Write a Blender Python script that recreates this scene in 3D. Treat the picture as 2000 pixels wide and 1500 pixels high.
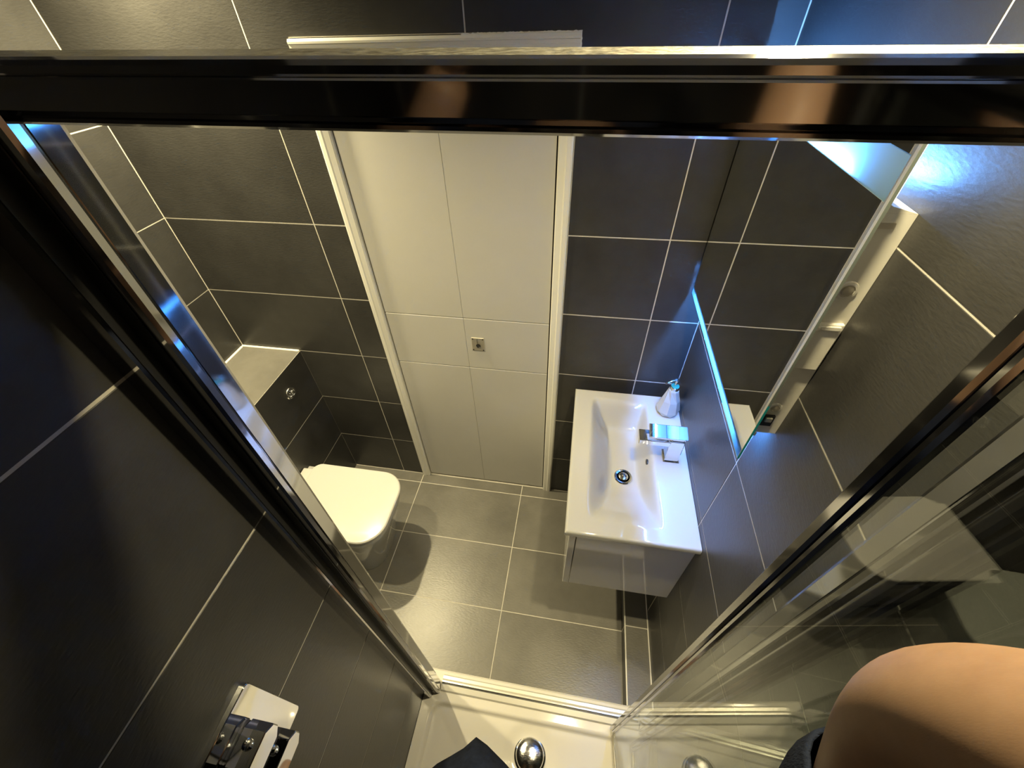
import bpy, bmesh, math, random
from mathutils import Vector, Matrix
random.seed(7)
SC = bpy.context.scene
COL = SC.collection
for o in list(bpy.data.objects): bpy.data.objects.remove(o)

# ---------------------------------------------------------------- camera
CAM = Vector((1.5313, -1.2849, 2.0752)); YAW, PITCH, ROLL = -.1909, .7671, -.0387
fw = Vector((math.sin(YAW)*math.cos(PITCH), math.cos(YAW)*math.cos(PITCH), -math.sin(PITCH)))
rt = fw.cross(Vector((0, 0, 1))).normalized(); up = rt.cross(fw)
r2 = math.cos(ROLL)*rt + math.sin(ROLL)*up; u2 = -math.sin(ROLL)*rt + math.cos(ROLL)*up
cd = bpy.data.cameras.new('camera'); cam = bpy.data.objects.new('camera', cd); COL.objects.link(cam)
cam.matrix_world = Matrix(((r2.x, u2.x, -fw.x, CAM.x), (r2.y, u2.y, -fw.y, CAM.y), (r2.z, u2.z, -fw.z, CAM.z), (0, 0, 0, 1)))
cd.sensor_fit = 'HORIZONTAL'; cd.sensor_width = 36; cd.lens = 801.3/2000*36; cd.clip_start = .002; cd.clip_end = 50
SC.camera = cam

# ---------------------------------------------------------------- light and exposure
SC.view_settings.view_transform = 'Standard'; SC.view_settings.look = 'None'
SC.view_settings.exposure = 0.95; SC.view_settings.gamma = 1.0; SC.view_settings.use_curve_mapping = False
w = bpy.data.worlds.new('world'); SC.world = w; w.use_nodes = True
w.node_tree.nodes['Background'].inputs[0].default_value = (1, .95, .86, 1)
w.node_tree.nodes['Background'].inputs[1].default_value = .02
WARM = (1.0, .84, .47)
SPOTS = [(.36, -.095, 74), (.36, -.64, 46), (1.757, -.80, 36)]
for i, (x, y, p) in enumerate(SPOTS):
    ld = bpy.data.lights.new('downlight_lamp', 'SPOT'); lo = bpy.data.objects.new('downlight_lamp', ld); COL.objects.link(lo)
    lo.location = (x, y, 2.385); ld.energy = p; ld.color = WARM; ld.spot_size = math.radians(146); ld.spot_blend = 1.0; ld.shadow_soft_size = .022

# ---------------------------------------------------------------- materials
def mat(name, col, rough=.5, metal=0.0, spec=.5, **kw):
    m = bpy.data.materials.new(name); m.use_nodes = True
    b = m.node_tree.nodes['Principled BSDF']
    b.inputs['Base Color'].default_value = (*col, 1); b.inputs['Roughness'].default_value = rough
    b.inputs['Metallic'].default_value = metal; b.inputs['Specular IOR Level'].default_value = spec
    for k, v in kw.items(): b.inputs[k.replace('_', ' ')].default_value = v
    return m
def nodes(m): return m.node_tree.nodes, m.node_tree.links, m.node_tree.nodes['Principled BSDF']
def add_noise(m, c1, c2, scale=5, detail=6, bump=0, bscale=60, rough=None, rnd=True):
    N, L, b = nodes(m)
    tc = N.new('ShaderNodeTexCoord'); oi = N.new('ShaderNodeObjectInfo')
    va = N.new('ShaderNodeVectorMath'); va.operation = 'ADD'; vs = N.new('ShaderNodeVectorMath'); vs.operation = 'SCALE'
    vs.inputs[0].default_value = (13.1, 7.7, 5.3); L.new(oi.outputs['Random'], vs.inputs['Scale'])
    L.new(tc.outputs['Object'], va.inputs[0]); L.new(vs.outputs[0], va.inputs[1])
    n = N.new('ShaderNodeTexNoise'); n.inputs['Scale'].default_value = scale; n.inputs['Detail'].default_value = detail; n.inputs['Roughness'].default_value = .65
    L.new(va.outputs[0], n.inputs['Vector'])
    r = N.new('ShaderNodeValToRGB'); r.color_ramp.elements[0].position = .3; r.color_ramp.elements[1].position = .7
    r.color_ramp.elements[0].color = (*c1, 1); r.color_ramp.elements[1].color = (*c2, 1)
    L.new(n.outputs['Fac'], r.inputs[0]); L.new(r.outputs[0], b.inputs['Base Color'])
    if rough:
        mr = N.new('ShaderNodeMapRange'); mr.inputs['To Min'].default_value = rough[0]; mr.inputs['To Max'].default_value = rough[1]
        L.new(n.outputs['Fac'], mr.inputs['Value']); L.new(mr.outputs[0], b.inputs['Roughness'])
    if bump:
        mp = N.new('ShaderNodeMapping'); mp.inputs['Rotation'].default_value = (0, 0, .7); mp.inputs['Scale'].default_value = (1, 3.2, 1); L.new(va.outputs[0], mp.inputs[0])
        n2 = N.new('ShaderNodeTexNoise'); n2.inputs['Scale'].default_value = bscale; n2.inputs['Detail'].default_value = 5
        L.new(mp.outputs[0], n2.inputs['Vector'])
        bp = N.new('ShaderNodeBump'); bp.inputs['Strength'].default_value = bump; bp.inputs['Distance'].default_value = .002
        L.new(n2.outputs['Fac'], bp.inputs['Height']); L.new(bp.outputs[0], b.inputs['Normal'])
    return m
M = {}
M['tile'] = add_noise(mat('slate_tile', (.05, .05, .05), .45), (.032, .031, .031), (.052, .051, .050), 4, 8, .22, 75, (.29, .43))
M['floor_tile'] = add_noise(mat('floor_slate_tile', (.08, .08, .08), .4), (.120, .115, .104), (.180, .173, .156), 4, 8, .22, 70, (.24, .40))
M['grout'] = add_noise(mat('grout', (.55, .52, .45), .9), (.50, .48, .43), (.66, .63, .57), 30)
M['paint'] = mat('ceiling_paint', (.82, .81, .78), .8)
M['door'] = add_noise(mat('satin_door_paint', (.6, .59, .56), .38), (.52, .51, .49), (.55, .54, .52), 3)
M['frame'] = mat('gloss_frame_paint', (.78, .77, .73), .25)
M['gap'] = mat('dark_gap', (.02, .018, .015), .8)
M['ceramic'] = mat('glazed_ceramic', (.42, .42, .42), .04, 0, .55, Coat_Weight=.4, Coat_Roughness=.02)
M['seat'] = mat('seat_plastic', (.62, .61, .59), .22)
M['acrylic'] = mat('tray_acrylic', (.84, .81, .76), .10, 0, .5)
M['lacquer'] = mat('white_lacquer', (.84, .84, .84), .06, 0, .5)
M['silicone'] = mat('silicone', (.86, .84, .78), .4)
M['chrome'] = mat('polished_chrome', (.38, .38, .40), .07, 1)
M['chrome_post'] = mat('post_chrome', (.60, .60, .62), .06, 1)
M['chrome2'] = mat('tap_chrome', (.82, .83, .85), .03, 1)
M['dusty'] = add_noise(mat('limescale_chrome', (.5, .48, .44), .35, .8), (.13, .12, .10), (.42, .40, .34), 120, 8, .8, 200, (.25, .6))
M['threshold'] = mat('satin_threshold', (.80, .78, .72), .30, .35)
M['worn_chrome'] = add_noise(mat('worn_chrome', (.7, .7, .7), .15, 1), (.55, .55, .55), (.80, .80, .82), 60, 8, .25, 120, (.06, .22))
M['steel'] = mat('brushed_steel', (.62, .58, .50), .40, .7)
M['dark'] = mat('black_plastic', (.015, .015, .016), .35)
M['white_metal'] = mat('white_powder_coat', (.72, .70, .64), .35)
M['teal'] = mat('teal_glass_edge', (.02, .32, .36), .15, 0, .5, Emission_Strength=0)  # LED glow painted into the colour of the lower glass edge
M['edge'] = mat('ground_glass_edge', (.16, .19, .18), .3)  # same glass edge higher up, without the painted LED glow
M['mirror'] = mat('mirror_silver', (.86, .88, .88), .0, 1)
M['tealcap'] = mat('teal_collar', (.02, .22, .20), .25)
def glassmat():
    m = bpy.data.materials.new('clear_glass'); m.use_nodes = True; N = m.node_tree.nodes; L = m.node_tree.links; N.clear()
    o = N.new('ShaderNodeOutputMaterial'); t = N.new('ShaderNodeBsdfTransparent'); g = N.new('ShaderNodeBsdfGlossy'); x = N.new('ShaderNodeMixShader')
    ge = N.new('ShaderNodeNewGeometry'); dp = N.new('ShaderNodeVectorMath'); dp.operation = 'DOT_PRODUCT'
    L.new(ge.outputs['Normal'], dp.inputs[0]); L.new(ge.outputs['Incoming'], dp.inputs[1])
    def mth(op, a, b=None):
        q = N.new('ShaderNodeMath'); q.operation = op
        for k, v_ in enumerate((a, b)):
            if v_ is None: continue
            if isinstance(v_, (int, float)): q.inputs[k].default_value = v_
            else: L.new(v_, q.inputs[k])
        return q
    c1 = mth('SUBTRACT', 1.0, mth('ABSOLUTE', dp.outputs['Value']).outputs[0])
    f = mth('ADD', .06, mth('MULTIPLY', .94, mth('POWER', c1.outputs[0], 5.0).outputs[0]).outputs[0])
    t.inputs[0].default_value = (.94, .96, .95, 1); g.inputs['Roughness'].default_value = .0
    L.new(f.outputs[0], x.inputs[0]); L.new(t.outputs[0], x.inputs[1]); L.new(g.outputs[0], x.inputs[2]); L.new(x.outputs[0], o.inputs[0]); return m
M['glass'] = glassmat()
def frostmat(name, k):
    m = bpy.data.materials.new(name); m.use_nodes = True; N = m.node_tree.nodes; L = m.node_tree.links; N.clear()
    o = N.new('ShaderNodeOutputMaterial'); t = N.new('ShaderNodeBsdfTranslucent'); d = N.new('ShaderNodeBsdfDiffuse'); x = N.new('ShaderNodeMixShader')
    t.inputs[0].default_value = (.55*k, .88*k, 1*k, 1); d.inputs[0].default_value = (.4*k, .6*k, .7*k, 1); x.inputs[0].default_value = .25
    L.new(t.outputs[0], x.inputs[1]); L.new(d.outputs[0], x.inputs[2]); L.new(x.outputs[0], o.inputs[0]); return m
M['frost'] = frostmat('frosted_band_upper', .62); M['frost_low'] = frostmat('frosted_band_lower', .34)
def emis(name, col, s):
    m = bpy.data.materials.new(name); m.use_nodes = True; N = m.node_tree.nodes; L = m.node_tree.links; N.clear()
    o = N.new('ShaderNodeOutputMaterial'); e = N.new('ShaderNodeEmission'); e.inputs[0].default_value = (*col, 1); e.inputs[1].default_value = s
    L.new(e.outputs[0], o.inputs[0]); return m
M['led'] = emis('led_strip_light', (.11, .37, 1.0), 300)
M['led_low'] = emis('led_strip_light_low', (.10, .33, 1.0), 330)
M['lampface'] = emis('lamp_face', WARM, 6)
M['skin'] = add_noise(mat('skin', (.42, .25, .155), .5, 0, .4, Subsurface_Weight=.08, Subsurface_Scale=.01), (.31, .185, .115), (.36, .22, .14), 60, 4, .03, 500)
M['navy'] = add_noise(mat('navy_jersey', (.012, .016, .034), .9, 0, .2), (.008, .011, .024), (.018, .025, .05), 60, 4, .5, 300)
M['black_cloth'] = mat('black_cotton', (.012, .012, .014), .9)
M['hair'] = mat('dark_hair', (.02, .013, .01), .6)
M['eye'] = mat('eye_white', (.8, .8, .78), .2)

# ---------------------------------------------------------------- mesh helpers
def add_box(bm, x0, x1, y0, y1, z0, z1, bev=0, mi=0, seg=1):
    v = [bm.verts.new(p) for p in ((x0, y0, z0), (x1, y0, z0), (x1, y1, z0), (x0, y1, z0), (x0, y0, z1), (x1, y0, z1), (x1, y1, z1), (x0, y1, z1))]
    fs = [bm.faces.new([v[i] for i in q]) for q in ((3, 2, 1, 0), (4, 5, 6, 7), (0, 1, 5, 4), (1, 2, 6, 5), (2, 3, 7, 6), (3, 0, 4, 7))]
    for f in fs: f.material_index = mi
    if bev:
        es = list({e for f in fs for e in f.edges})
        r = bmesh.ops.bevel(bm, geom=es, offset=bev, segments=seg, affect='EDGES', profile=.5)
        for f in r['faces']: f.material_index = mi
def add_loft(bm, rings, cap0=True, cap1=True, mi=0, closed=True):
    R = [[bm.verts.new(p) for p in r] for r in rings]
    n = len(R[0])
    for a, b in zip(R, R[1:]):
        for i in range(n if closed else n-1):
            j = (i+1) % n
            bm.faces.new((a[i], a[j], b[j], b[i])).material_index = mi
    if cap0: bm.faces.new(R[0][::-1]).material_index = mi
    if cap1: bm.faces.new(R[-1]).material_index = mi
    return R
def circ(c, r, n=24, ax='z', ry=None, a0=0):
    ry = r if ry is None else ry; out = []
    for i in range(n):
        a = a0+2*math.pi*i/n; p, q = r*math.cos(a), ry*math.sin(a)
        d = {'z': (p, q, 0), 'x': (0, p, q), 'y': (q, 0, p)}[ax]
        out.append((c[0]+d[0], c[1]+d[1], c[2]+d[2]))
    return out
def add_lathe(bm, c, prof, n=24, ax='z', mi=0):
    rings = []
    for r, h in prof:
        cc = {'z': (c[0], c[1], c[2]+h), 'x': (c[0]+h, c[1], c[2]), 'y': (c[0], c[1]+h, c[2])}[ax]
        rings.append(circ(cc, max(r, 1e-5), n, ax))
    add_loft(bm, rings, mi=mi)
def add_tube(bm, pts, r, n=12, mi=0):
    P = [Vector(p) for p in pts]; rr = r if isinstance(r, (list, tuple)) else [r]*len(P); rings = []
    up0 = Vector((0, 0, 1))
    for i, p in enumerate(P):
        t = (P[min(i+1, len(P)-1)]-P[max(i-1, 0)]).normalized()
        a = t.cross(up0 if abs(t.z) < .95 else Vector((0, 1, 0))).normalized(); b = t.cross(a)
        rings.append([tuple(p+rr[i]*(math.cos(2*math.pi*k/n)*a+math.sin(2*math.pi*k/n)*b)) for k in range(n)])
    add_loft(bm, rings, mi=mi)
def add_prism(bm, poly, ax, a, b, mi=0):
    f = {'x': lambda p, t: (t, p[0], p[1]), 'y': lambda p, t: (p[0], t, p[1]), 'z': lambda p, t: (p[0], p[1], t)}[ax]
    add_loft(bm, [[f(p, a) for p in poly], [f(p, b) for p in poly]], mi=mi)
def rrect(x0, x1, y0, y1, r, n=6):
    rs = r if isinstance(r, (list, tuple)) else [r]*4; out = []   # corners: x1y1, x0y1, x0y0, x1y0
    for (cx, cy, a0), q in zip(((x1, y1, 0), (x0, y1, 90), (x0, y0, 180), (x1, y0, 270)), rs):
        ox = cx-q if cx == x1 else cx+q; oy = cy-q if cy == y1 else cy+q
        for k in range(n+1):
            a = math.radians(a0+90*k/n); out.append((ox+q*math.cos(a), oy+q*math.sin(a)))
    return out
def obj(name, bm, ms, parent=None, smooth=None, loc=None):
    bmesh.ops.recalc_face_normals(bm, faces=bm.faces[:])
    me = bpy.data.meshes.new(name); bm.to_mesh(me); bm.free()
    for m in (ms if isinstance(ms, (list, tuple)) else [ms]): me.materials.append(M[m])
    if smooth is not None:
        me.polygons.foreach_set('use_smooth', [True]*len(me.polygons))
        if smooth < 180:
            b2 = bmesh.new(); b2.from_mesh(me)
            for e in b2.edges:
                if len(e.link_faces) == 2 and e.calc_face_angle(0) > math.radians(smooth): e.smooth = False
            b2.to_mesh(me); b2.free()
    o = bpy.data.objects.new(name, me); COL.objects.link(o)
    if loc: o.location = loc
    if parent:
        o.parent = parent
        if parent.matrix_basis != Matrix.Identity(4): o.matrix_parent_inverse = wm(parent).inverted()
    return o
def wm(o):
    m = o.matrix_basis.copy()
    if o.parent: m = wm(o.parent) @ o.matrix_parent_inverse @ m
    return m
def B(): return bmesh.new()
def box(name, d, m, parent=None, bev=0, seg=1, smooth=None):
    bm = B(); add_box(bm, *d, bev=bev, seg=seg); return obj(name, bm, m, parent, smooth)
def thing(name, label, cat, loc, group=None):
    o = bpy.data.objects.new(name, None); COL.objects.link(o); o.location = loc; o.empty_display_size = .05
    o['label'] = label; o['category'] = cat
    if group: o['group'] = group
    return o
def struct(o): o['kind'] = 'structure'; return o

# ---------------------------------------------------------------- tiled surfaces
TCACHE = {}
def poly_inset(poly, d):
    n = len(poly); out = []
    for i in range(n):
        p0, p1, p2 = poly[i-1], poly[i], poly[(i+1) % n]
        e1 = (p1[0]-p0[0], p1[1]-p0[1]); e2 = (p2[0]-p1[0], p2[1]-p1[1])
        l1 = math.hypot(*e1); l2 = math.hypot(*e2)
        n1 = (-e1[1]/l1, e1[0]/l1); n2 = (-e2[1]/l2, e2[0]/l2)     # left normals, poly is CCW
        k = 1+n1[0]*n2[0]+n1[1]*n2[1]
        out.append((p1[0]+d*(n1[0]+n2[0])/k, p1[1]+d*(n1[1]+n2[1])/k))
    return out
FR = {'back': (Vector((1, 0, 0)), Vector((0, 0, 1)), Vector((0, -1, 0))),      # (u, v, normal)
      'left': (Vector((0, -1, 0)), Vector((0, 0, 1)), Vector((1, 0, 0))),
      'right': (Vector((0, 1, 0)), Vector((0, 0, 1)), Vector((-1, 0, 0))),
      'front': (Vector((-1, 0, 0)), Vector((0, 0, 1)), Vector((0, 1, 0))),
      'floor': (Vector((1, 0, 0)), Vector((0, 1, 0)), Vector((0, 0, 1)))}
def tile(parent, fr, plane, poly, m='tile', gap=.0034, name='tile'):
    """one tile; poly in (u,v) cell corners CCW in the frame of the surface; plane = signed position along the normal"""
    u, v, n = FR[fr]
    p = poly_inset(poly, gap/2)
    c = (sum(a[0] for a in p)/len(p), sum(a[1] for a in p)/len(p))
    rel = [(round(a[0]-c[0], 5), round(a[1]-c[1], 5)) for a in p]
    key = (m, tuple(rel))
    if key not in TCACHE:
        bm = B(); ins = poly_inset(rel, .0008)
        add_loft(bm, [[(a[0], a[1], -.0075) for a in rel], [(a[0], a[1], -.0008) for a in rel], [(a[0], a[1], 0) for a in ins]])
        bmesh.ops.recalc_face_normals(bm, faces=bm.faces[:])
        me = bpy.data.meshes.new(name); bm.to_mesh(me); bm.free(); me.materials.append(M[m]); TCACHE[key] = me
    o = bpy.data.objects.new(name, TCACHE[key]); COL.objects.link(o); o.parent = parent
    w = u*c[0]+v*c[1]+n*(plane+random.uniform(-.00025, .00025))
    o.matrix_basis = Matrix(((u.x, v.x, n.x, w.x), (u.y, v.y, n.y, w.y), (u.z, v.z, n.z, w.z), (0, 0, 0, 1)))
    return o
def rect(a0, a1, b0, b1): return [(a0, b0), (a1, b0), (a1, b1), (a0, b1)]
def grid(parent, fr, plane, us, vs, skip=None, **k):
    for a0, a1 in zip(us, us[1:]):
        for b0, b1 in zip(vs, vs[1:]):
            if not (skip and skip(a0, a1, b0, b1)): tile(parent, fr, plane, rect(a0, a1, b0, b1), **k)
RW, SW, FY, SB, CH = 1.965, 1.085, -.962, -1.86, 2.40     # right wall, shower left wall, front wall, shower back wall, ceiling
GD = .0007                                                  # grout lies this far under the tile faces
ZS = [0, .3, .6, .9, 1.2, 1.5, 1.8, 2.1, CH]
DX0, DX1, DZ = .725, 1.4835, 1.998                           # door opening with its frame
bm = B(); add_box(bm, -.15, DX0, GD, .15, -.02, CH); add_box(bm, DX1, RW+.15, GD, .15, -.02, CH); add_box(bm, DX0, DX1, GD, .15, DZ, CH)
wall_back = struct(obj('wall_back', bm, 'grout'))
grid(wall_back, 'back', 0, [0, .6], ZS); grid(wall_back, 'back', 0, [1.8, RW], ZS)
for z0, z1 in zip(ZS, ZS[1:]):
    if z1 <= 1.81:
        tile(wall_back, 'back', 0, rect(.6, DX0, z0, z1)); tile(wall_back, 'back', 0, rect(DX1, 1.8, z0, z1))
    elif z0 < 1.9:
        tile(wall_back, 'back', 0, [(.6, z0), (DX0, z0), (DX0, DZ), (1.2, DZ), (1.2, z1), (.6, z1)])
        tile(wall_back, 'back', 0, [(DX1, z0), (1.8, z0), (1.8, z1), (1.2, z1), (1.2, DZ), (DX1, DZ)])
    else:
        tile(wall_back, 'back', 0, rect(.6, 1.2, z0, z1)); tile(wall_back, 'back', 0, rect(1.2, 1.8, z0, z1))
wall_left = struct(box('wall_left', (-.15, -GD, FY-.1, GD, -.02, CH), 'grout'))
grid(wall_left, 'left', 0, [0, .355, -FY], ZS)
wall_right = struct(box('wall_right', (RW+GD, RW+.15, SB-.1, GD, -.02, CH), 'grout'))
grid(wall_right, 'right', -RW, [SB, -1.2, -.6, 0], ZS)
wall_front = struct(box('wall_front', (-.15, SW-.1, FY-.1, FY-GD, -.02, CH), 'grout'))
grid(wall_front, 'front', FY, [-SW, -.6, 0], ZS)
wall_shower_left = struct(box('wall_shower_left', (SW-.1, SW-GD, SB-.1, FY-GD, -.02, CH), 'grout'))
grid(wall_shower_left, 'left', SW, [-FY, 1.555, -SB], ZS)
wall_shower_back = struct(box('wall_shower_back', (SW-.1, RW+.15, SB-.1, SB-GD, -.02, CH), 'grout'))
grid(wall_shower_back, 'back', -SB, [], [])
for a0, a1 in ((-RW, -1.5), (-1.5, -SW)):
    for z0, z1 in zip(ZS, ZS[1:]): tile(wall_shower_back, 'front', SB, rect(a0, a1, z0, z1))
floor = struct(box('floor', (-.15, RW+.15, SB-.1, .15, -.06, -GD), 'grout'))
grid(floor, 'floor', 0, [0, .128, .727, 1.3215, 1.9], [-1.275, -.972, -.671, -.368, -.063, 0], m='floor_tile', gap=.0032)
tile(floor, 'floor', 0, rect(1.9, RW, -.972, 0), m='floor_tile')
ceiling = struct(box('ceiling', (-.15, RW+.15, SB-.1, .15, CH, CH+.1), 'paint'))

# toilet boxing (structure) along the left wall, and the low pipe boxing by the right wall
BX, BZ = .295, .90
trim_1 = struct(box('trim_1', (GD, BX-GD, FY+.002, -.001, 0, BZ-GD), 'grout'))
for z0, z1 in ((0, .3), (.3, .6), (.6, BZ)):
    for y0, y1 in ((0, .355), (.355, -FY)): tile(trim_1, 'left', BX, rect(y0, y1, z0, z1))
for y0, y1 in ((FY, -.355), (-.355, 0)): tile(trim_1, 'floor', BZ, rect(.004, BX, y0, y1), m='floor_tile')
bm = B(); add_box(bm, 0, BX-.002, -.011, .0, BZ-.002, BZ+.007, .003); add_box(bm, 0, .011, FY, -.011, BZ-.002, BZ+.007, .003); obj('sealant', bm, 'silicone', trim_1)
LX, LZ = 1.8655, .088
trim_2 = struct(box('trim_2', (LX+GD, RW, -.95, -.001, 0, LZ-GD), 'grout'))
for y0, y1 in ((-.95, -.672), (-.672, -.07), (-.07, 0)):
    tile(trim_2, 'floor', LZ, rect(LX+.003, RW, y0, y1), m='floor_tile'); tile(trim_2, 'right', -LX, rect(y0, y1, 0, LZ-.003))
bm = B(); add_box(bm, LX-.001, LX+.0045, -.95, -.002, LZ-.005, LZ+.0012, .0012); obj('edge_bead', bm, 'silicone', trim_2)
bm = B(); add_box(bm, RW-.005, RW, -.95, -.002, LZ-.001, LZ+.003, .0012); obj('sealant', bm, 'silicone', trim_2)

# ---------------------------------------------------------------- door in the back wall
door = struct(box('door_1', (DX0+.04, DX1-.04, .012, .05, .008, 1.962), 'gap'))
def frame_piece(name, poly, ax, a, b):
    bm = B(); add_prism(bm, poly, ax, a, b); return obj(name, bm, 'frame', door)
FW = .043
frame_piece('door_frame', [(DX0+.001, .002), (DX0+.001, -.012), (DX0+.006, -.016), (DX0+.018, -.016), (DX0+.022, -.013), (DX0+FW-.004, -.011), (DX0+FW, -.007), (DX0+FW, .08), (DX0+.001, .08)], 'z', 0, 1.9548)
frame_piece('door_frame', [(DX1-.001, .08), (DX1-FW, .08), (DX1-FW, -.007), (DX1-FW+.004, -.011), (DX1-.022, -.013), (DX1-.018, -.016), (DX1-.006, -.016), (DX1-.001, -.012), (DX1-.001, .002)], 'z', 0, 1.9548)
frame_piece('door_frame', [(.08, 1.9965), (-.012, 1.9965), (-.016, 1.991), (-.016, 1.9865), (-.0130, 1.9855), (-.0130, 1.978), (-.012, 1.976), (-.010, 1.960), (-.006, 1.955), (.08, 1.955)], 'x', DX0+.001, DX1-.001)
bm = B(); random.seed(3)
hi = [(1.19+k*.0042, random.uniform(.0005, .0058)) for k in range(71)]
for k in range(70):
    (xa, ha), (xb, hb) = hi[k], hi[k+1]
    add_loft(bm, [[(xa, y, 1.9955), (xa, y, 1.9972+ha*.6), (xb, y, 1.9972+hb*.6), (xb, y, 1.9955)] for y in (-.004, .0)])
vi = [(1.925+k*.005, random.uniform(.0005, .003)) for k in range(16)]
for k in range(15):
    (za, ha), (zb, hb) = vi[k], vi[k+1]
    add_loft(bm, [[(DX1-.002, y, za), (DX1+ha, y, za), (DX1+hb, y, zb), (DX1-.002, y, zb)] for y in (-.006, .0)])
o = obj('plaster_edge', bm, 'paint', door); o['kind'] = 'stuff'
PX = [DX0+FW+.003, 1.097, DX1-FW-.005]
for (z0, z1, mid) in ((.010, .889, 1), (.889, 1.147, 1), (1.147, 1.952, 1)):
    for x0, x1 in zip(PX, PX[1:]):
        box('door_panel', (x0+.0003, x1-.0003, .0025, .012, z0+.0013, z1-.0013), 'door', door, bev=.0014)
HX, HZ = 1.147, 1.022
bm = B(); add_box(bm, HX-.026, HX+.026, -.0005, .004, HZ-.033, HZ+.033, .001)
hp = obj('pull_plate', bm, 'steel', door); hp['label'] = 'square steel flush ring pull plate'
bm = B(); add_lathe(bm, (HX+.001, -.001, HZ-.006), [(.0001, 0), (.0095, 0), (.0095, -.0012)], 20, 'y'); obj('recess_cup', bm, 'dark', hp)
bm = B(); add_box(bm, HX-.006, HX+.006, -.006, -.002, HZ-.012, HZ-.006, .001); add_box(bm, HX-.003, HX-.001, -.003, -.0005, HZ+.006, HZ+.03, 0); obj('ring_latch', bm, 'chrome2', hp)
bm = B()
for sx in (-1, 1):
    for sz in (-1, 1): add_lathe(bm, (HX+sx*.021, -.0005, HZ+sz*.028), [(.0001, 0), (.0032, 0), (.0026, -.0014), (.0001, -.0018)], 10, 'y')
obj('screws', bm, 'dark', hp)

# ---------------------------------------------------------------- toilet
T = thing('toilet', 'white back-to-wall toilet with closed lid below the tiled boxing', 'toilet', (.5, -.462, 0))
def dshape(x0, x1, yc, hw, rf, rb, z, n=10):
    pts = rrect(x0, x1, yc-hw, yc+hw, [rf, rb, rb, rf], n)
    return [(x, y, z) for x, y in pts]
YC = -.462
bm = B()
add_loft(bm, [dshape(BX, .700, YC, .134, .10, .004, .001), dshape(BX, .704, YC, .136, .10, .004, .012), dshape(BX, .735, YC, .150, .105, .004, .15), dshape(BX, .775, YC, .165, .11, .004, .28),
              dshape(BX, .799, YC, .176, .112, .004, .365), dshape(BX, .802, YC, .178, .112, .004, .385), dshape(BX, .799, YC, .175, .11, .004, .392)])
obj('pan', bm, 'ceramic', T, 40)
bm = B()
add_loft(bm, [dshape(.352, .800, YC, .172, .108, .05, .394), dshape(.350, .804, YC, .175, .11, .05, .397), dshape(.350, .804, YC, .175, .11, .05, .405), dshape(.352, .800, YC, .172, .108, .05, .408)])
obj('seat_ring', bm, 'seat', T, 40)
bm = B()
add_loft(bm, [dshape(.346, .806, YC, .174, .108, .045, .410), dshape(.342, .811, YC, .178, .11, .045, .414), dshape(.342, .812, YC, .1785, .11, .045, .423), dshape(.345, .808, YC, .175, .108, .044, .428), dshape(.355, .795, YC, .164, .10, .04, .4305)])
obj('lid', bm, 'seat', T, 35)
bm = B(); add_box(bm, .299, .352, YC-.142, YC+.142, .393, .4285, .006, seg=2); obj('hinge_cover', bm, 'seat', T, 40)
F = thing('flush_button', 'round chrome dual flush button on the dark boxing above the toilet', 'flush button', (BX, -.165, .79))
FC = (BX+.0005, -.168, .788)
bm = B(); add_lathe(bm, FC, [(.030, 0), (.030, .003), (.027, .007), (.020, .0075), (.0195, .004), (.0001, .004)], 32, 'x'); obj('bezel', bm, 'chrome2', F, 40)
bm = B(); add_lathe(bm, (BX+.004, -.162, .790), [(.011, 0), (.011, .006), (.008, .0105), (.0001, .012)], 20, 'x'); obj('button', bm, 'chrome2', F, 40)
bm = B(); add_lathe(bm, (BX+.004, -.178, .776), [(.008, 0), (.008, .005), (.006, .009), (.0001, .010)], 20, 'x'); obj('button', bm, 'chrome2', F, 40)

# ---------------------------------------------------------------- vanity unit and basin
V = thing('vanity_unit', 'wall-hung gloss white vanity cabinet under the basin', 'cabinet', (1.78, -.36, .43))
bm = B()
add_box(bm, 1.602, RW, -.660, -.642, .43, .848, .001); add_box(bm, 1.602, RW, -.083, -.065, .43, .848, .001)
add_box(bm, 1.602, RW, -.6415, -.0835, .43, .446, .0005); add_box(bm, RW-.016, RW, -.6415, -.0835, .4465, .848, .0005)
obj('carcass', bm, 'lacquer', V)
box('drawer', (1.577, 1.5995, -.661, -.064, .428, .812), 'lacquer', V, bev=.0015)
box('handle_rail', (1.590, 1.6015, -.659, -.066, .818, .847), 'lacquer', V, bev=.001)
S = thing('basin', 'rectangular white ceramic basin on the wall-hung cabinet below the mirror', 'basin', (1.76, -.36, .87))
X0, X1, Y0, Y1, ZB = 1.5615, RW-.001, -.681, -.046, .870
def sst(t): t = max(0, min(1, t)); return t*t*(3-2*t)
def bowl(x, y):
    t = (y+.36)/.275
    l = 1.625+.004*t; r = 1.852-.008*t
    # the inner floor narrows to the ends, the side walls lean
    e = max(0, 1-abs(t)**2.2)
    fx = sst((x-l)/(.020+.075*e))*sst((r-x)/(.012+.040*e))
    fy = sst((-.086-y)/.10)*sst((y+.632)/.20)**.8
    rim = .0035*sst((x-1.600)/.012)*sst((1.868-x)/.012)*sst((y+.655)/.012)*sst((-.066-y)/.012)
    return .082*fx*fy
bm = B(); nx, ny = 84, 130; gv = []
xs = [X0+(X1-X0)*i/nx for i in range(nx+1)]; ys = [Y0+(Y1-Y0)*j/ny for j in range(ny+1)]
def edge_round(x, y):
    d = min(x-X0, y-Y0, Y1-y); q = .0045
    return 0 if d >= q else q-math.sqrt(max(0, q*q-(q-d)**2))
for x in xs: gv.append([bm.verts.new((x, y, ZB-bowl(x, y)-edge_round(x, y))) for y in ys])
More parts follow.
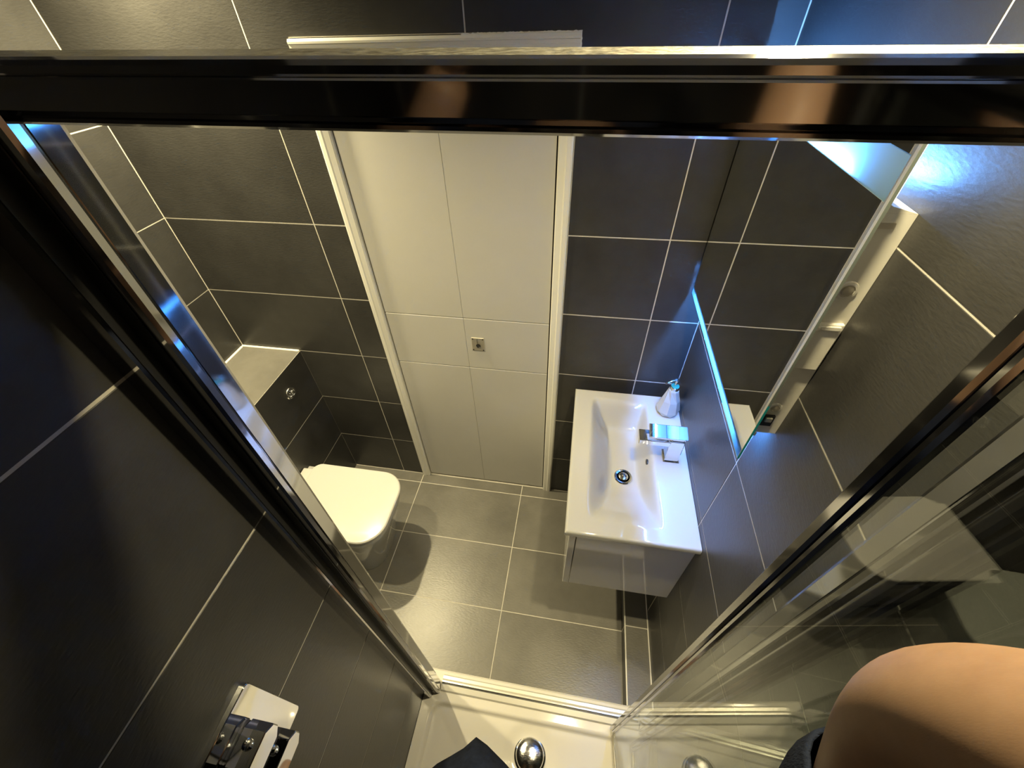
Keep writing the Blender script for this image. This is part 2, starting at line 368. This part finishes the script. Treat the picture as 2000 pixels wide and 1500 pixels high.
for i in range(nx):
    for j in range(ny): bm.faces.new((gv[i][j], gv[i+1][j], gv[i+1][j+1], gv[i][j+1]))
ring = [gv[i][0] for i in range(nx+1)]+[gv[nx][j] for j in range(1, ny+1)]+[gv[i][ny] for i in range(nx-1, -1, -1)]+[gv[0][j] for j in range(ny-1, 0, -1)]
low = [bm.verts.new((v.co.x, v.co.y, .849)) for v in ring]
for a in range(len(ring)):
    b = (a+1) % len(ring); bm.faces.new((ring[a], low[a], low[b], ring[b]))
obj('bowl', bm, 'ceramic', S, 50)
DR = (1.757, -.400, ZB-bowl(1.757, -.40))
bm = B(); add_lathe(bm, DR, [(.0325, .0), (.0325, .003), (.029, .0055), (.023, .0045), (.021, -.004), (.0001, -.004)], 32); wz = obj('waste_ring', bm, 'chrome2', S, 40)
bm = B(); add_lathe(bm, DR, [(.017, -.003), (.017, .006), (.014, .0085), (.0001, .0095)], 32); obj('waste_plug', bm, 'chrome2', wz, 40)
def onbowl(y, z):   # x on the steep right bowl wall at height z
    x = 1.80
    while x < 1.86 and ZB-bowl(x, y) < z: x += .0005
    return x
ox = onbowl(-.362, .845)
bm = B(); add_loft(bm, [[(ox-.0025+.003*math.sin(a)*.5, -.362+.0115*math.cos(a), .845+.0065*math.sin(a)) for a in [2*math.pi*k/20 for k in range(20)]], [(ox+.004, -.362+.0115*math.cos(a), .845+.0065*math.sin(a)) for a in [2*math.pi*k/20 for k in range(20)]]])
obj('overflow_hole', bm, 'dark', S)

# mixer tap
TP = thing('mixer_tap', 'square chrome mixer tap with flat lever standing on the basin', 'tap', (1.906, -.345, ZB))
bm = B(); add_box(bm, 1.880, 1.934, -.374, -.318, ZB, ZB+.004, .001); add_box(bm, 1.884, 1.930, -.370, -.322, ZB+.004, ZB+.108, .0025, seg=2); obj('body', bm, 'chrome2', TP)
bm = B(); add_box(bm, 1.783, 1.8845, -.370, -.322, ZB+.080, ZB+.104, .0025, seg=2); add_lathe(bm, (1.797, -.346, ZB+.074), [(.011, 0), (.011, .007)], 20); sp = obj('spout', bm, 'chrome2', TP)
bm = B(); add_box(bm, 1.888, 1.926, -.366, -.326, ZB+.108, ZB+.122, .002); obj('cartridge_neck', bm, 'chrome2', TP)
bm = B()
add_box(bm, 1.812, 1.936, -.372, -.320, ZB+.122, ZB+.132, .002, seg=2)
lv = obj('lever', bm, 'chrome2', TP)
lc = Vector((1.874-1.906, -.346+.345, .127)); lv.matrix_basis = Matrix.Translation(Vector((1.906, -.345, ZB))+lc) @ Matrix.Rotation(math.radians(9), 4, 'X') @ Matrix.Translation(-(Vector((1.906, -.345, ZB))+lc))

# soap dispenser
SD = thing('soap_dispenser', 'faceted white soap bottle with chrome pump at the back basin corner', 'soap dispenser', (1.918, -.127, ZB))
bm = B(); cx, cy = 1.918, -.127
rings = [circ((cx, cy, ZB+h), r, 8, a0=a) for h, r, a in ((.0005, .036, .2), (.004, .0385, .2), (.020, .0435, .593), (.070, .0325, .593), (.116, .0200, .2), (.122, .0180, .2))]
def facet_loft(bm, rings):
    R = [[bm.verts.new(p) for p in r] for r in rings]; n = 8
    for k, (a, b) in enumerate(zip(R, R[1:])):
        for i in range(n):
            j = (i+1) % n
            try:
                bm.faces.new((a[i], a[j], b[i])); bm.faces.new((a[j], b[j], b[i]))
            except ValueError: pass
    bm.faces.new(R[0][::-1]); bm.faces.new(R[-1])
facet_loft(bm, rings); obj('bottle', bm, 'ceramic', SD)
bm = B(); add_lathe(bm, (cx, cy, ZB+.121), [(.0165, 0), (.0165, .014), (.0150, .0155)], 24); cl = obj('collar', bm, 'chrome2', SD, 40)
bm = B(); add_lathe(bm, (cx, cy, ZB+.1362), [(.0145, 0), (.0145, .002), (.006, .0022), (.0001, .0022)], 24); obj('collar_cap', bm, 'tealcap', cl, 40)
bm = B(); add_lathe(bm, (cx, cy, ZB+.137), [(.0045, 0), (.0045, .022), (.008, .023), (.009, .027), (.008, .031), (.0001, .032)], 20)
add_tube(bm, [(cx, cy, ZB+.163), (cx-.015, cy-.005, ZB+.165), (cx-.032, cy-.010, ZB+.161), (cx-.040, cy-.013, ZB+.155)], [.005, .0042, .0035, .003], 10); obj('pump', bm, 'chrome2', SD, 40)

# ---------------------------------------------------------------- illuminated mirror
MR = thing('wall_mirror', 'backlit mirror with blue light bands on the wall over the basin', 'mirror', (RW, -.36, 1.34))
GX0, GX1, MY0, MY1, MZ0, MZ1 = 1.9015, 1.9060, -.694, -.030, 1.336, 1.962
BZ0, BZ1 = 1.339, 1.366      # lower frosted band
UZ0, UZ1 = 1.868, 1.922      # upper frosted band
bm = B()
def glass_slab(bm, y0, y1, z0, z1):
    n0 = len(bm.faces); add_box(bm, GX0, GX1, y0, y1, z0, z1)
    bm.faces.ensure_lookup_table()
    for f in bm.faces[n0:]:
        f.normal_update(); f.material_index = 0 if f.calc_center_median().x < GX0+.001 else 1
glass_slab(bm, MY0, MY1, MZ0, MZ1-.0)
bm.free()
# the sheet is cut round its bands: pieces of one sheet joined in one mesh
bm = B()
ys_ = [MY0, MY0+.009, MY1-.009, MY1]
glass_slab(bm, MY0, MY1, BZ1, 1.50)
for f in bm.faces:
    if f.material_index == 1: f.material_index = 2
for (y0, y1, z0, z1) in ((MY0, MY1, 1.50, UZ0), (MY0, MY1, UZ1, MZ1), (MY0, ys_[1], UZ0, UZ1), (ys_[2], MY1, UZ0, UZ1)):
    glass_slab(bm, y0, y1, z0, z1)
k0 = len(bm.faces)
glass_slab(bm, MY0, MY1, MZ0, BZ0)
glass_slab(bm, MY0, MY0+.001, BZ0, BZ1)
glass_slab(bm, MY1-.001, MY1, BZ0, BZ1)
bm.faces.ensure_lookup_table()
for f in bm.faces[k0:]:
    if f.material_index == 1: f.material_index = 2
obj('mirror_glass', bm, ['mirror', 'edge', 'teal'], MR)
def front_pane(bm, y0, y1, z0, z1):   # the mirror backing is etched away here: only the frosted face is left
    bm.faces.new([bm.verts.new((GX0+.0003, y, z)) for y, z in ((y0, z0), (y0, z1), (y1, z1), (y1, z0))])
bm = B(); front_pane(bm, ys_[1], ys_[2], UZ0, UZ1); o = obj('light_band', bm, 'frost', MR); o['label'] = 'upper glowing blue band'
bm = B(); front_pane(bm, MY0+.001, MY1-.001, BZ0, BZ1); o = obj('light_band', bm, 'frost_low', MR); o['label'] = 'lower glowing blue band'
CY0, CY1, CZ0, CZ1 = -.662, -.062, 1.392, 1.846
bm = B(); add_prism(bm, [(GX1+.0003, CY0+.010), (GX1+.008, CY0), (RW-.0005, CY0), (RW-.0005, CY1), (GX1+.008, CY1), (GX1+.0003, CY1-.010)], 'z', CZ0, CZ1)
ch = obj('chassis', bm, 'white_metal', MR)
for (z, r) in ((1.730, .0105), (1.467, .0085)):
    bm = B(); add_lathe(bm, (1.935, CY0, z), [(.0001, 0), (r*1.5, 0), (r*1.4, -.0025), (r, -.003), (r*.95, -.001), (.0001, -.001)][1:5]+[(.0001, -.001)], 24, 'y'); obj('grommet', bm, 'white_metal', ch, 40)
    bm = B(); add_lathe(bm, (1.935, CY0-.0012, z), [(r*.8, 0), (r*.75, -.004), (r*.4, -.006), (.0001, -.0065)], 20, 'y'); obj('screw', bm, 'steel', ch, 40)
box('cover_plate', (1.916, 1.960, CY0-.007, CY0-.0003, 1.575, 1.672), 'white_metal', ch, bev=.0015)
bm = B(); add_box(bm, 1.922, 1.955, CY0-.010, CY0-.0072, 1.661, 1.669, .001); add_lathe(bm, (1.921, CY0-.0072, 1.664), [(.006, 0), (.006, -.003), (.003, -.004), (.0001, -.004)], 16, 'y'); obj('cable_clip', bm, 'white_metal', ch)
box('rocker_switch', (1.920, 1.944, CY0-.006, CY0-.0003, 1.418, 1.448), 'dark', ch, bev=.001)
box('switch_rocker', (1.925, 1.938, CY0-.011, CY0-.0062, 1.434, 1.446), 'steel', ch, bev=.001)
box('top_slot', (1.920, 1.945, CY0-.002, CY0-.0003, 1.826, 1.834), 'steel', ch)
box('corner_clip', (1.908, 1.930, CY0-.002, CY0+.030, CZ0-.012, CZ0-.0005), 'white_metal', MR, bev=.001)
box('led_strip', (1.9115, 1.9165, CY0+.085, CY1-.01, 1.862, 1.8665), 'led', MR)
bm = B(); add_prism(bm, [(GX1+.0004, CZ1+.0002), (RW-.0006, CZ1+.0002), (1.930, 1.855), (1.917, 1.8615), (GX1+.0004, 1.8615)], 'y', CY0, CY1); obj('chassis_lid', bm, 'white_metal', ch)
box('led_strip', (1.914, 1.922, CY0+.005, CY1-.005, CZ0-.004, CZ0-.0005), 'led_low', MR)

# ---------------------------------------------------------------- shower tray
TR = thing('shower_tray', 'low white shower tray between the dark tiled walls', 'shower tray', (1.525, -1.4, 0))
TX0, TX1, TY0, TY1, TZ = SW+.001, RW-.001, SB+.001, -.952, .100
IX0, IX1, IY0, IY1, IR = 1.128, 1.925, SB+.05, -1.054, .045
WX, WY = 1.518, -1.150
def inner(x, y):   # signed distance inside the rounded recess
    cx, cy = (IX0+IX1)/2, (IY0+IY1)/2; hx, hy = (IX1-IX0)/2-IR, (IY1-IY0)/2-IR
    qx, qy = abs(x-cx)-hx, abs(y-cy)-hy
    return IR-(math.hypot(max(qx, 0), max(qy, 0))+min(max(qx, qy), 0))
def tray_z(x, y):
    d = inner(x, y); rw_ = math.hypot(x-WX, y-WY)
    z = TZ-.013*sst(d/.011)-.010*sst((d-.008)/.12)
    z += .0016*sst((-d)/.004) if d < 0 else 0
    z -= .006*sst((.105-rw_)/.045)
    oe = min(TY1-y, 1); z -= .006*(1-sst(oe/.006))
    return z
bm = B(); nx, ny = 150, 150; gv = []
tx = [TX0+(TX1-TX0)*i/nx for i in range(nx+1)]; ty = [TY1-(TY1-TY0)*(j/ny)**1.5 for j in range(ny+1)]
for x in tx: gv.append([bm.verts.new((x, y, tray_z(x, y))) for y in ty])
for i in range(nx):
    for j in range(ny): bm.faces.new((gv[i][j], gv[i][j+1], gv[i+1][j+1], gv[i+1][j]))
ring = [gv[i][0] for i in range(nx+1)]+[gv[nx][j] for j in range(1, ny+1)]+[gv[i][ny] for i in range(nx-1, -1, -1)]+[gv[0][j] for j in range(ny-1, 0, -1)]
low = [bm.verts.new((v.co.x, v.co.y, .001)) for v in ring]
for a in range(len(ring)):
    b = (a+1) % len(ring); bm.faces.new((ring[a], low[a], low[b], ring[b]))
bm.faces.new(low)
obj('tray_body', bm, 'acrylic', TR, 50)
wz0 = tray_z(WX, WY)
bm = B(); add_lathe(bm, (WX, WY, wz0-.001), [(.056, 0), (.057, .003), (.0545, .0055), (.05, .0065)], 40); wf = obj('waste_flange', bm, 'chrome2', TR, 40)
bm = B(); add_lathe(bm, (WX, WY, wz0+.004), [(.0505, 0), (.0505, .006), (.047, .0105), (.035, .0155), (.018, .0185), (.0001, .0195)], 40); o = obj('waste_dome', bm, 'worn_chrome', TR, 50); o['label'] = 'scratched chrome domed waste cover'

# ---------------------------------------------------------------- shower enclosure
EN = thing('shower_enclosure', 'chrome framed shower enclosure with folded clear glass door', 'shower enclosure', (1.525, -1.0, .1))
RC = 1.488
rail_prof = [(-.985, 2.0165), (-1.0225, 2.0152), (-1.0255, 2.0172), (-1.0230, 2.0188), (-1.0258, 2.0208), (-1.0238, 2.0228), (-1.0300, 2.0245), (-1.0300, 2.0408), (-1.0290, 2.0418), (-1.0268, 2.0423), (-1.0262, 2.0432),
             (-1.0262, 2.0470), (-1.0248, 2.0495), (-1.0220, 2.0508), (-.9865, 2.0508), (-.985, 2.0495)]
bm = B(); n0 = 0
add_prism(bm, [(y, z) for y, z in rail_prof], 'x', SW+.0335, RW-.0335)
bmesh.ops.recalc_face_normals(bm, faces=bm.faces[:])
for f in bm.faces:
    if f.normal.z > .9 and f.calc_center_median().z > 2.0505: f.material_index = 1
rail = obj('top_rail', bm, ['chrome', 'dusty'], EN)
a_ = .0098; pv = Vector((RC, -1.0, 2.03))
rail.matrix_basis = Matrix.Translation(pv) @ Matrix.Rotation(a_, 4, 'Y') @ Matrix.Translation(-pv)
rail.matrix_parent_inverse = Matrix.Translation((-1.525, 1.0, -.1))
RB = 2.0525
jl = [(SW+.0003, -1.050), (SW+.030, -1.050), (SW+.032, -1.047), (SW+.032, -1.033), (1.1445, -1.0315), (1.1475, -1.0285), (1.1475, -1.0235), (1.1445, -1.0222), (1.1445, -1.0195), (1.1468, -1.0178), (1.1440, -.9945), (1.1405, -.989), (1.120, -.986), (SW+.0003, -.986)]
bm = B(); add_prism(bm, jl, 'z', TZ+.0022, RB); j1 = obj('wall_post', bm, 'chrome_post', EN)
bm = B(); add_box(bm, SW+.0322, SW+.0345, -1.0475, -1.0335, TZ+.01, 2.05); add_box(bm, SW+.0345, SW+.050, -1.0338, -1.0325, TZ+.01, 2.05); obj('gasket', bm, 'dark', j1)  # black strips added to paint a dark reflection on the post, not a seal
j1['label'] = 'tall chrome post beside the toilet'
bm = B()
for z in (.16, .19): add_lathe(bm, (1.128, -1.0335 if z > .17 else -1.0338, z), [(.005, .003), (.005, -.001), (.003, -.002), (.0001, -.002)], 12, 'y')
obj('screws', bm, 'dark', j1)
jr = [(SW+RW-x, y) for x, y in jl]
bm = B(); add_prism(bm, jr[::-1], 'z', TZ+.0022, RB); j2 = obj('wall_post', bm, 'chrome', EN); j2['label'] = 'chrome post seen through the glass'
sill = [(-.968, TZ+.0018), (-.968, .1105), (-.972, .1125), (-.982, .1130), (-.9832, .1110), (-.9846, .1130), (-.9885, .1175), (-.9940, .1180), (-.9948, .1045), (-.9995, .1045), (-1.0002, .1120), (-1.0180, .1095), (-1.0215, .1060), (-1.0225, TZ+.0018)]
bm = B(); add_prism(bm, sill, 'x', 1.1485, 1.9020); o = obj('threshold_rail', bm, 'threshold', EN)
bm = B(); add_box(bm, 1.1486, 1.9018, -1.0002, -.9942, .1035, .1105); obj('track_gasket', bm, 'dark', EN)  # black strip added as painted shade inside the threshold groove
def pane(x0, y0, x1, y1, name):
    """glass leaf from plan point 0 to 1, with end stiles, seal and top strip"""
    d = Vector((x1-x0, y1-y0, 0)); L_ = d.length; d.normalize(); n = Vector((-d.y, d.x, 0))
    def slab(bm, a, b, t0, t1, z0, z1, bev=0):
        k = len(bm.verts); add_box(bm, a, b, t0, t1, z0, z1, bev); bm.verts.ensure_lookup_table()
        for v in bm.verts[k:]:
            p = Vector((x0, y0, 0))+d*v.co.x+n*v.co.y; v.co = Vector((p.x, p.y, v.co.z))
    bm = B(); slab(bm, .022, L_-.018, -.0025, .0025, .128, 1.992); g = obj('glass_panel', bm, 'glass', EN)
    for a, b, prof in ((0, .0255, 0), (L_-.021, L_, 1)):
        bm = B(); slab(bm, a, b-.010 if prof == 0 else b, -.009, .009, .118, 2.000, .0030)
        if prof == 0: slab(bm, b-.0102, b, -.0065, .0065, .118, 2.000, .0030)
        obj('door_stile', bm, 'chrome', g)
    bm = B(); slab(bm, .0265, L_-.022, -.0062, .0062, .108, .1275, .002); obj('bottom_seal', bm, 'steel', g)
    bm = B(); slab(bm, .0265, L_-.022, -.007, .007, 1.9925, 2.002, .001); obj('top_strip', bm, 'chrome', g)
    return g
pane(1.8075, -1.0235, 1.8395, -1.413, 'a')
pane(1.8790, -1.0600, 1.8690, -1.413, 'b')

# ---------------------------------------------------------------- shower valve
SV = thing('shower_valve', 'chrome shower valve plate with two square handles on the shower wall', 'shower valve', (SW, -1.29, 1.23))
VY0, VY1, VZ0, VZ1 = -1.362, -1.222, 1.126, 1.334
bm = B(); pl = rrect(VY0, VY1, VZ0, VZ1, .008, 4)
add_loft(bm, [[(SW+.0005, a, b) for a, b in pl], [(SW+.008, a, b) for a, b in pl], [(SW+.0095, (a-(VY0+VY1)/2)*.985+(VY0+VY1)/2, (b-1.23)*.99+1.23) for a, b in pl]]); obj('wall_plate', bm, 'chrome2', SV, 30)
for zc in (1.272, 1.186):
    def octo(x, ky, kz): return [(x, -1.292+ky*p, zc+kz*q) for p, q in ((-.034, -.008), (-.022, -.0205), (.022, -.0205), (.034, -.008), (.034, .008), (.022, .0205), (-.022, .0205), (-.034, .008))]
    bm = B(); add_loft(bm, [octo(SW+.0097, .94, .96), octo(SW+.0135, .94, .96)]); add_loft(bm, [octo(SW+.0138, .90, .92), octo(SW+.0148, .90, .92)])
    hc = obj('handle_collar', bm, 'chrome2', SV)
    bm = B(); add_loft(bm, [octo(SW+.0150, .95, .95), octo(SW+.0165, 1, 1), octo(SW+.0505, 1, 1), octo(SW+.0520, .95, .95)])
    hd = obj('handle', bm, 'chrome2', SV)
    bm = B(); add_lathe(bm, (SW+.034, -1.287, zc+.0203), [(.0075, 0), (.0075, .0025), (.005, .004), (.0001, .004)], 16); obj('stop_button', bm, 'chrome2', hd, 40)

# ---------------------------------------------------------------- ceiling downlights
for i, (x, y, p) in enumerate(SPOTS):
    d = thing('ceiling_downlight', ['round recessed downlight above the toilet beside the back wall', 'round recessed downlight in the ceiling in front of the toilet', 'round recessed downlight in the ceiling before the mirror'][i], 'downlight', (x, y, CH), 'recessed downlights')
    bm = B(); add_lathe(bm, (x, y, CH-.0005), [(.043, 0), (.043, -.003), (.034, -.005), (.031, -.001), (.0001, -.001)], 32); obj('bezel', bm, 'chrome2', d, 40)
    bm = B(); add_lathe(bm, (x, y, CH-.0018), [(.0001, 0), (.026, 0), (.026, -.0015), (.0001, -.0015)], 24); obj('lens', bm, 'lampface', d)

# ---------------------------------------------------------------- the person holding the phone
PR = thing('person', 'person in a navy t-shirt raising bent bare arms in the shower', 'person', (1.49, -1.45, .08))
def skin_body(name, V_, E_, m, parent, sub=2, root=0):
    me = bpy.data.meshes.new(name); me.from_pydata([v[:3] for v in V_], E_, [])
    o = bpy.data.objects.new(name+'_tmp', me); COL.objects.link(o)
    s = o.modifiers.new('s', 'SKIN'); s.use_smooth_shade = True
    if not me.skin_vertices: me.skin_vertices.new()
    sv = me.skin_vertices[0].data
    for i, v in enumerate(V_):
        r = v[3]; sv[i].radius = r if isinstance(r, tuple) else (r, r); sv[i].use_root = (i == root)
    su = o.modifiers.new('u', 'SUBSURF'); su.levels = sub; su.render_levels = sub
    dg = bpy.context.evaluated_depsgraph_get(); dg.update()
    m2 = bpy.data.meshes.new_from_object(o.evaluated_get(dg)); bpy.data.objects.remove(o)
    m2.name = name; m2.materials.clear(); m2.materials.append(M[m]); m2.polygons.foreach_set('use_smooth', [True]*len(m2.polygons))
    o = bpy.data.objects.new(name, m2); COL.objects.link(o)
    if parent: o.parent = parent; o.matrix_parent_inverse = wm(parent).inverted()
    return o
EL = (1.703, -1.224, 1.838); SH = (1.747, -1.366, 1.556); WR = (1.735, -1.335, 2.040)
LE = (1.225, -1.420, 1.80); LS = (1.300, -1.470, 1.565); LW = (1.365, -1.345, 2.010)
def lerp(a, b, t): return tuple(a[i]+(b[i]-a[i])*t for i in range(3))
Vb = [(1.49, -1.47, .93, (.15, .11)),            # 0 pelvis (root)
      (1.49, -1.465, 1.10, (.135, .10)), (1.485, -1.46, 1.27, (.155, .11)), (1.485, -1.47, 1.42, (.15, .105)),   # 1 2 3
      (1.485, -1.485, 1.555, .062), (1.485, -1.495, 1.63, .056),   # 4 neck base, 5 neck
      (1.485, -1.50, 1.70, (.078, .088)), (1.485, -1.515, 1.79, (.074, .088)),   # 6 7 head
      (*SH, .050), (*lerp(SH, EL, .35), .047), (*lerp(SH, EL, .80), .036), (*EL, .034), (*lerp(EL, WR, .30), .043), (*lerp(EL, WR, .75), .034), (*WR, .028),   # 8..14
      (*LS, .062), (*lerp(LS, LE, .4), .052), (*LE, .041), (*lerp(LE, LW, .35), .046), (*lerp(LE, LW, .75), .034), (*LW, .028),   # 15..20
      (1.58, -1.47, .84, .092), (1.60, -1.455, .50, .062), (1.605, -1.47, .38, .056), (1.60, -1.49, .16, .040), (1.60, -1.46, .124, .036), (1.605, -1.36, .112, .028), (1.607, -1.30, .104, .018),   # 21..27 right leg
      (1.40, -1.47, .84, .092), (1.385, -1.455, .50, .062), (1.38, -1.47, .38, .056), (1.385, -1.49, .16, .040), (1.385, -1.46, .124, .036), (1.375, -1.36, .112, .028), (1.37, -1.30, .104, .018),
      (1.605, -1.435, 1.49, .048), (1.375, -1.465, 1.51, .068)]   # 35 36 inner shoulders   # 28..34 left leg
Eb = [(0, 1), (1, 2), (2, 3), (3, 4), (4, 5), (5, 6), (6, 7), (3, 35), (35, 8), (8, 9), (9, 10), (10, 11), (11, 12), (12, 13), (13, 14), (3, 36), (36, 15), (15, 16), (16, 17), (17, 18), (18, 19), (19, 20),
      (0, 21), (21, 22), (22, 23), (23, 24), (24, 25), (25, 26), (26, 27), (0, 28), (28, 29), (29, 30), (30, 31), (31, 32), (32, 33), (33, 34)]
body = skin_body('body', Vb, Eb, 'skin', PR, 3)
def hand(W, palm_c, fdir, curl, side):
    """palm and five separate bent fingers round the phone edge"""
    W = Vector(W); pc = Vector(palm_c); f = Vector(fdir).normalized(); cdir = Vector(curl).normalized(); sdir = f.cross(cdir).normalized()*side
    V_ = [(*W, .026), (*lerp(W, pc, .5), (.032, .02)), (*pc, (.034, .017))]; E_ = [(0, 1), (1, 2)]
    for k, ln in enumerate((.072, .080, .075, .060)):
        b = pc+sdir*((k-1.5)*.019)
        i = len(V_); p1 = b+f*.024; p2 = p1+f*ln*.45+cdir*.006; p3 = p2+(f*.5+cdir*.85).normalized()*ln*.32; p4 = p3+(cdir*.95+f*.05).normalized()*ln*.25
        V_ += [(*p1, .0095), (*p2, .0085), (*p3, .008), (*p4, .0065)]; E_ += [(2, i), (i, i+1), (i+1, i+2), (i+2, i+3)]
    i = len(V_); t0 = lerp(W, pc, .55); q1 = Vector(t0)-sdir*.034+cdir*.012; q2 = q1+(f*.6-sdir*.3+cdir*.5).normalized()*.034; q3 = q2+(f*.9+cdir*.3).normalized()*.028
    V_ += [(*q1, .012), (*q2, .010), (*q3, .008)]; E_ += [(1, i), (i, i+1), (i+1, i+2)]
    return skin_body('hand', V_, E_, 'skin', PR, 2)
hand(WR, (1.735, -1.340, 2.105), (-.35, .1, 1), (-1, .15, -.1), 1)
hand(LW, (1.385, -1.345, 2.080), (.35, .1, 1), (1, .15, -.1), -1)
# face and hair
for sx in (-.031, .031):
    bm = B(); add_lathe(bm, (1.485+sx, -1.425, 1.752), [(.0001, -.011), (.008, -.008), (.011, 0), (.008, .008), (.0001, .011)], 14); ey = obj('eye', bm, 'eye', PR, 180)
    bm = B(); add_lathe(bm, (1.485+sx, -1.4150, 1.754), [(.0001, 0), (.0052, 0), (.004, .0014), (.0001, .0018)], 14, 'y'); obj('iris', bm, 'dark', ey)
bm = B(); add_loft(bm, [[(1.485+.016*math.cos(a), -1.405-.0*1+.010*math.sin(a), 1.700) for a in [k*math.pi/5 for k in range(10)]], [(1.485+.012*math.cos(a), -1.412+.014*math.sin(a), 1.718) for a in [k*math.pi/5 for k in range(10)]], [(1.485+.006*math.cos(a), -1.425+.008*math.sin(a), 1.75) for a in [k*math.pi/5 for k in range(10)]]]); obj('nose', bm, 'skin', PR, 180)
bm = B(); add_tube(bm, [(1.462, -1.417, 1.672), (1.475, -1.409, 1.674), (1.485, -1.407, 1.672), (1.495, -1.409, 1.674), (1.508, -1.417, 1.672)], [.002, .005, .005, .005, .002], 8); obj('mouth', bm, 'skin', PR, 180)
for sx in (-1, 1):
    bm = B(); add_loft(bm, [[(1.485+sx*.080, -1.505+.017*math.cos(a), 1.735+.030*math.sin(a)) for a in [k*math.pi/6 for k in range(12)]], [(1.485+sx*.094, -1.512+.019*math.cos(a), 1.737+.033*math.sin(a)) for a in [k*math.pi/6 for k in range(12)]]]); obj('ear', bm, 'skin', PR, 60)
bm = B(); rings = []
for k in range(9):
    t = k/8*math.pi*.56; z = 1.775+.098*math.cos(t); r = .098*math.sin(t)
    rings.append([(1.485+max(r, .001)*.95*math.cos(a), -1.525+max(r, .001)*1.08*math.sin(a), z) for a in [2*math.pi*q/20 for q in range(20)]])
add_loft(bm, rings); obj('hair', bm, 'hair', PR, 180)
# t-shirt: torso shell with a folded hem that stands off the body, and two sleeves
bm = B(); rings = []
def tor(cy, hx, hy, z, pull=0.0, cx=1.487, n=48):
    out = []
    for k in range(n):
        a = 2*math.pi*k/n; c, s = math.cos(a), math.sin(a)
        x = cx+hx*math.copysign(abs(c)**.75, c); y = cy+hy*math.copysign(abs(s)**.8, s)
        if pull:
            wgt = max(0, 1-abs(x-1.412)/.20)
            if s > 0: y += pull*wgt**1.0
            x += .006*math.sin(7*a); y += .005*math.sin(9*a)
        out.append((x, y, z+(.006*math.sin(5*a) if pull else 0)))
    return out
rings = [tor(-1.455, .205, .145, .985, .112), tor(-1.455, .206, .146, .990, .115), tor(-1.455, .202, .145, 1.04, .085), tor(-1.458, .192, .140, 1.12, .04), tor(-1.46, .185, .134, 1.22, .012), tor(-1.46, .192, .136, 1.34), tor(-1.462, .200, .138, 1.44), tor(-1.466, .190, .125, 1.515), tor(-1.472, .150, .105, 1.565), tor(-1.48, .098, .085, 1.592)]
add_loft(bm, rings, False, False)
def sleeve(S_, E2, t1, r0, r1, inx):
    S_, E2 = Vector(S_), Vector(E2); ax = (E2-S_).normalized(); st = S_+Vector((inx*.10, -.015, -.04))
    pts = [st+Vector((inx*.06, -.02, -.03)), S_+Vector((inx*.075, -.02, -.035)), S_+Vector((inx*.012, 0, 0)), S_+(E2-S_)*t1*.35, S_+(E2-S_)*t1*.70, S_+(E2-S_)*t1*.90, S_+(E2-S_)*t1*.985, S_+(E2-S_)*t1]
    rr = [.12, .104, max(r0*1.12, .080), r0, r0*.6+r1*.4, r0*.3+r1*.7, r1*1.06, r1]
    n = 28; rg = []
    a = ax.cross(Vector((0, 0, 1))).normalized(); b = ax.cross(a)
    for p, r in zip(pts, rr): rg.append([tuple(p+r*(1+.05*math.sin(3*2*math.pi*k/n+r*60))*(math.cos(2*math.pi*k/n)*a+math.sin(2*math.pi*k/n)*b)) for k in range(n)])
    add_loft(bm, rg, False, False)
sleeve(SH, EL, .785, .072, .0372, -1); sleeve(LS, LE, .93, .085, .062, 1)
sh = obj('t_shirt', bm, 'navy', PR, 60)
so = sh.modifiers.new('thick', 'SOLIDIFY'); so.thickness = .002; so.offset = -1
bm = B()
def oval(cx, cy, hx, hy, z): return circ((cx, cy, z), hx, 28, 'z', hy)
add_loft(bm, [oval(1.49, -1.465, .185, .135, 1.02), oval(1.49, -1.468, .188, .14, .95), oval(1.49, -1.47, .186, .14, .86)], False, False)
for cx in (1.585, 1.395): add_loft(bm, [oval(cx, -1.47, .098, .125, .88), oval(cx+.0, -1.465, .098, .115, .70), oval(cx, -1.46, .095, .108, .52)], False, False)
o = obj('shorts', bm, 'black_cloth', PR, 60)
# phone held by both hands, just behind the view point
PH = thing('phone', 'slim black phone held up in both hands', 'phone', CAM-fw*.012)
Rm = Matrix(((r2.x, u2.x, -fw.x), (r2.y, u2.y, -fw.y), (r2.z, u2.z, -fw.z)))
def loc(px, py, pz): return tuple(CAM+Rm @ Vector((px, py, pz)))
def phone_slab(name, x0, x1, y0, y1, z0, z1, r, m):
    bm = B(); p = rrect(x0, x1, y0, y1, r, 5); add_loft(bm, [[loc(a, b, z0) for a, b in p], [loc(a, b, z1) for a, b in p]]); return obj(name, bm, m, PH)
phone_slab('phone_body', -.035, .128, -.052, .026, .006, .014, .012, 'dark')
phone_slab('screen', -.033, .126, -.050, .024, .0142, .0146, .011, 'dark')
bm = B()
add_lathe(bm, (0, 0, 0), [(.0055, 0), (.0055, -.0015), (.004, -.0015)], 16)
for v in bm.verts: v.co = Vector(loc(v.co.x+.0, v.co.y-.018, v.co.z+.006))
obj('camera_lens', bm, 'chrome', PH)
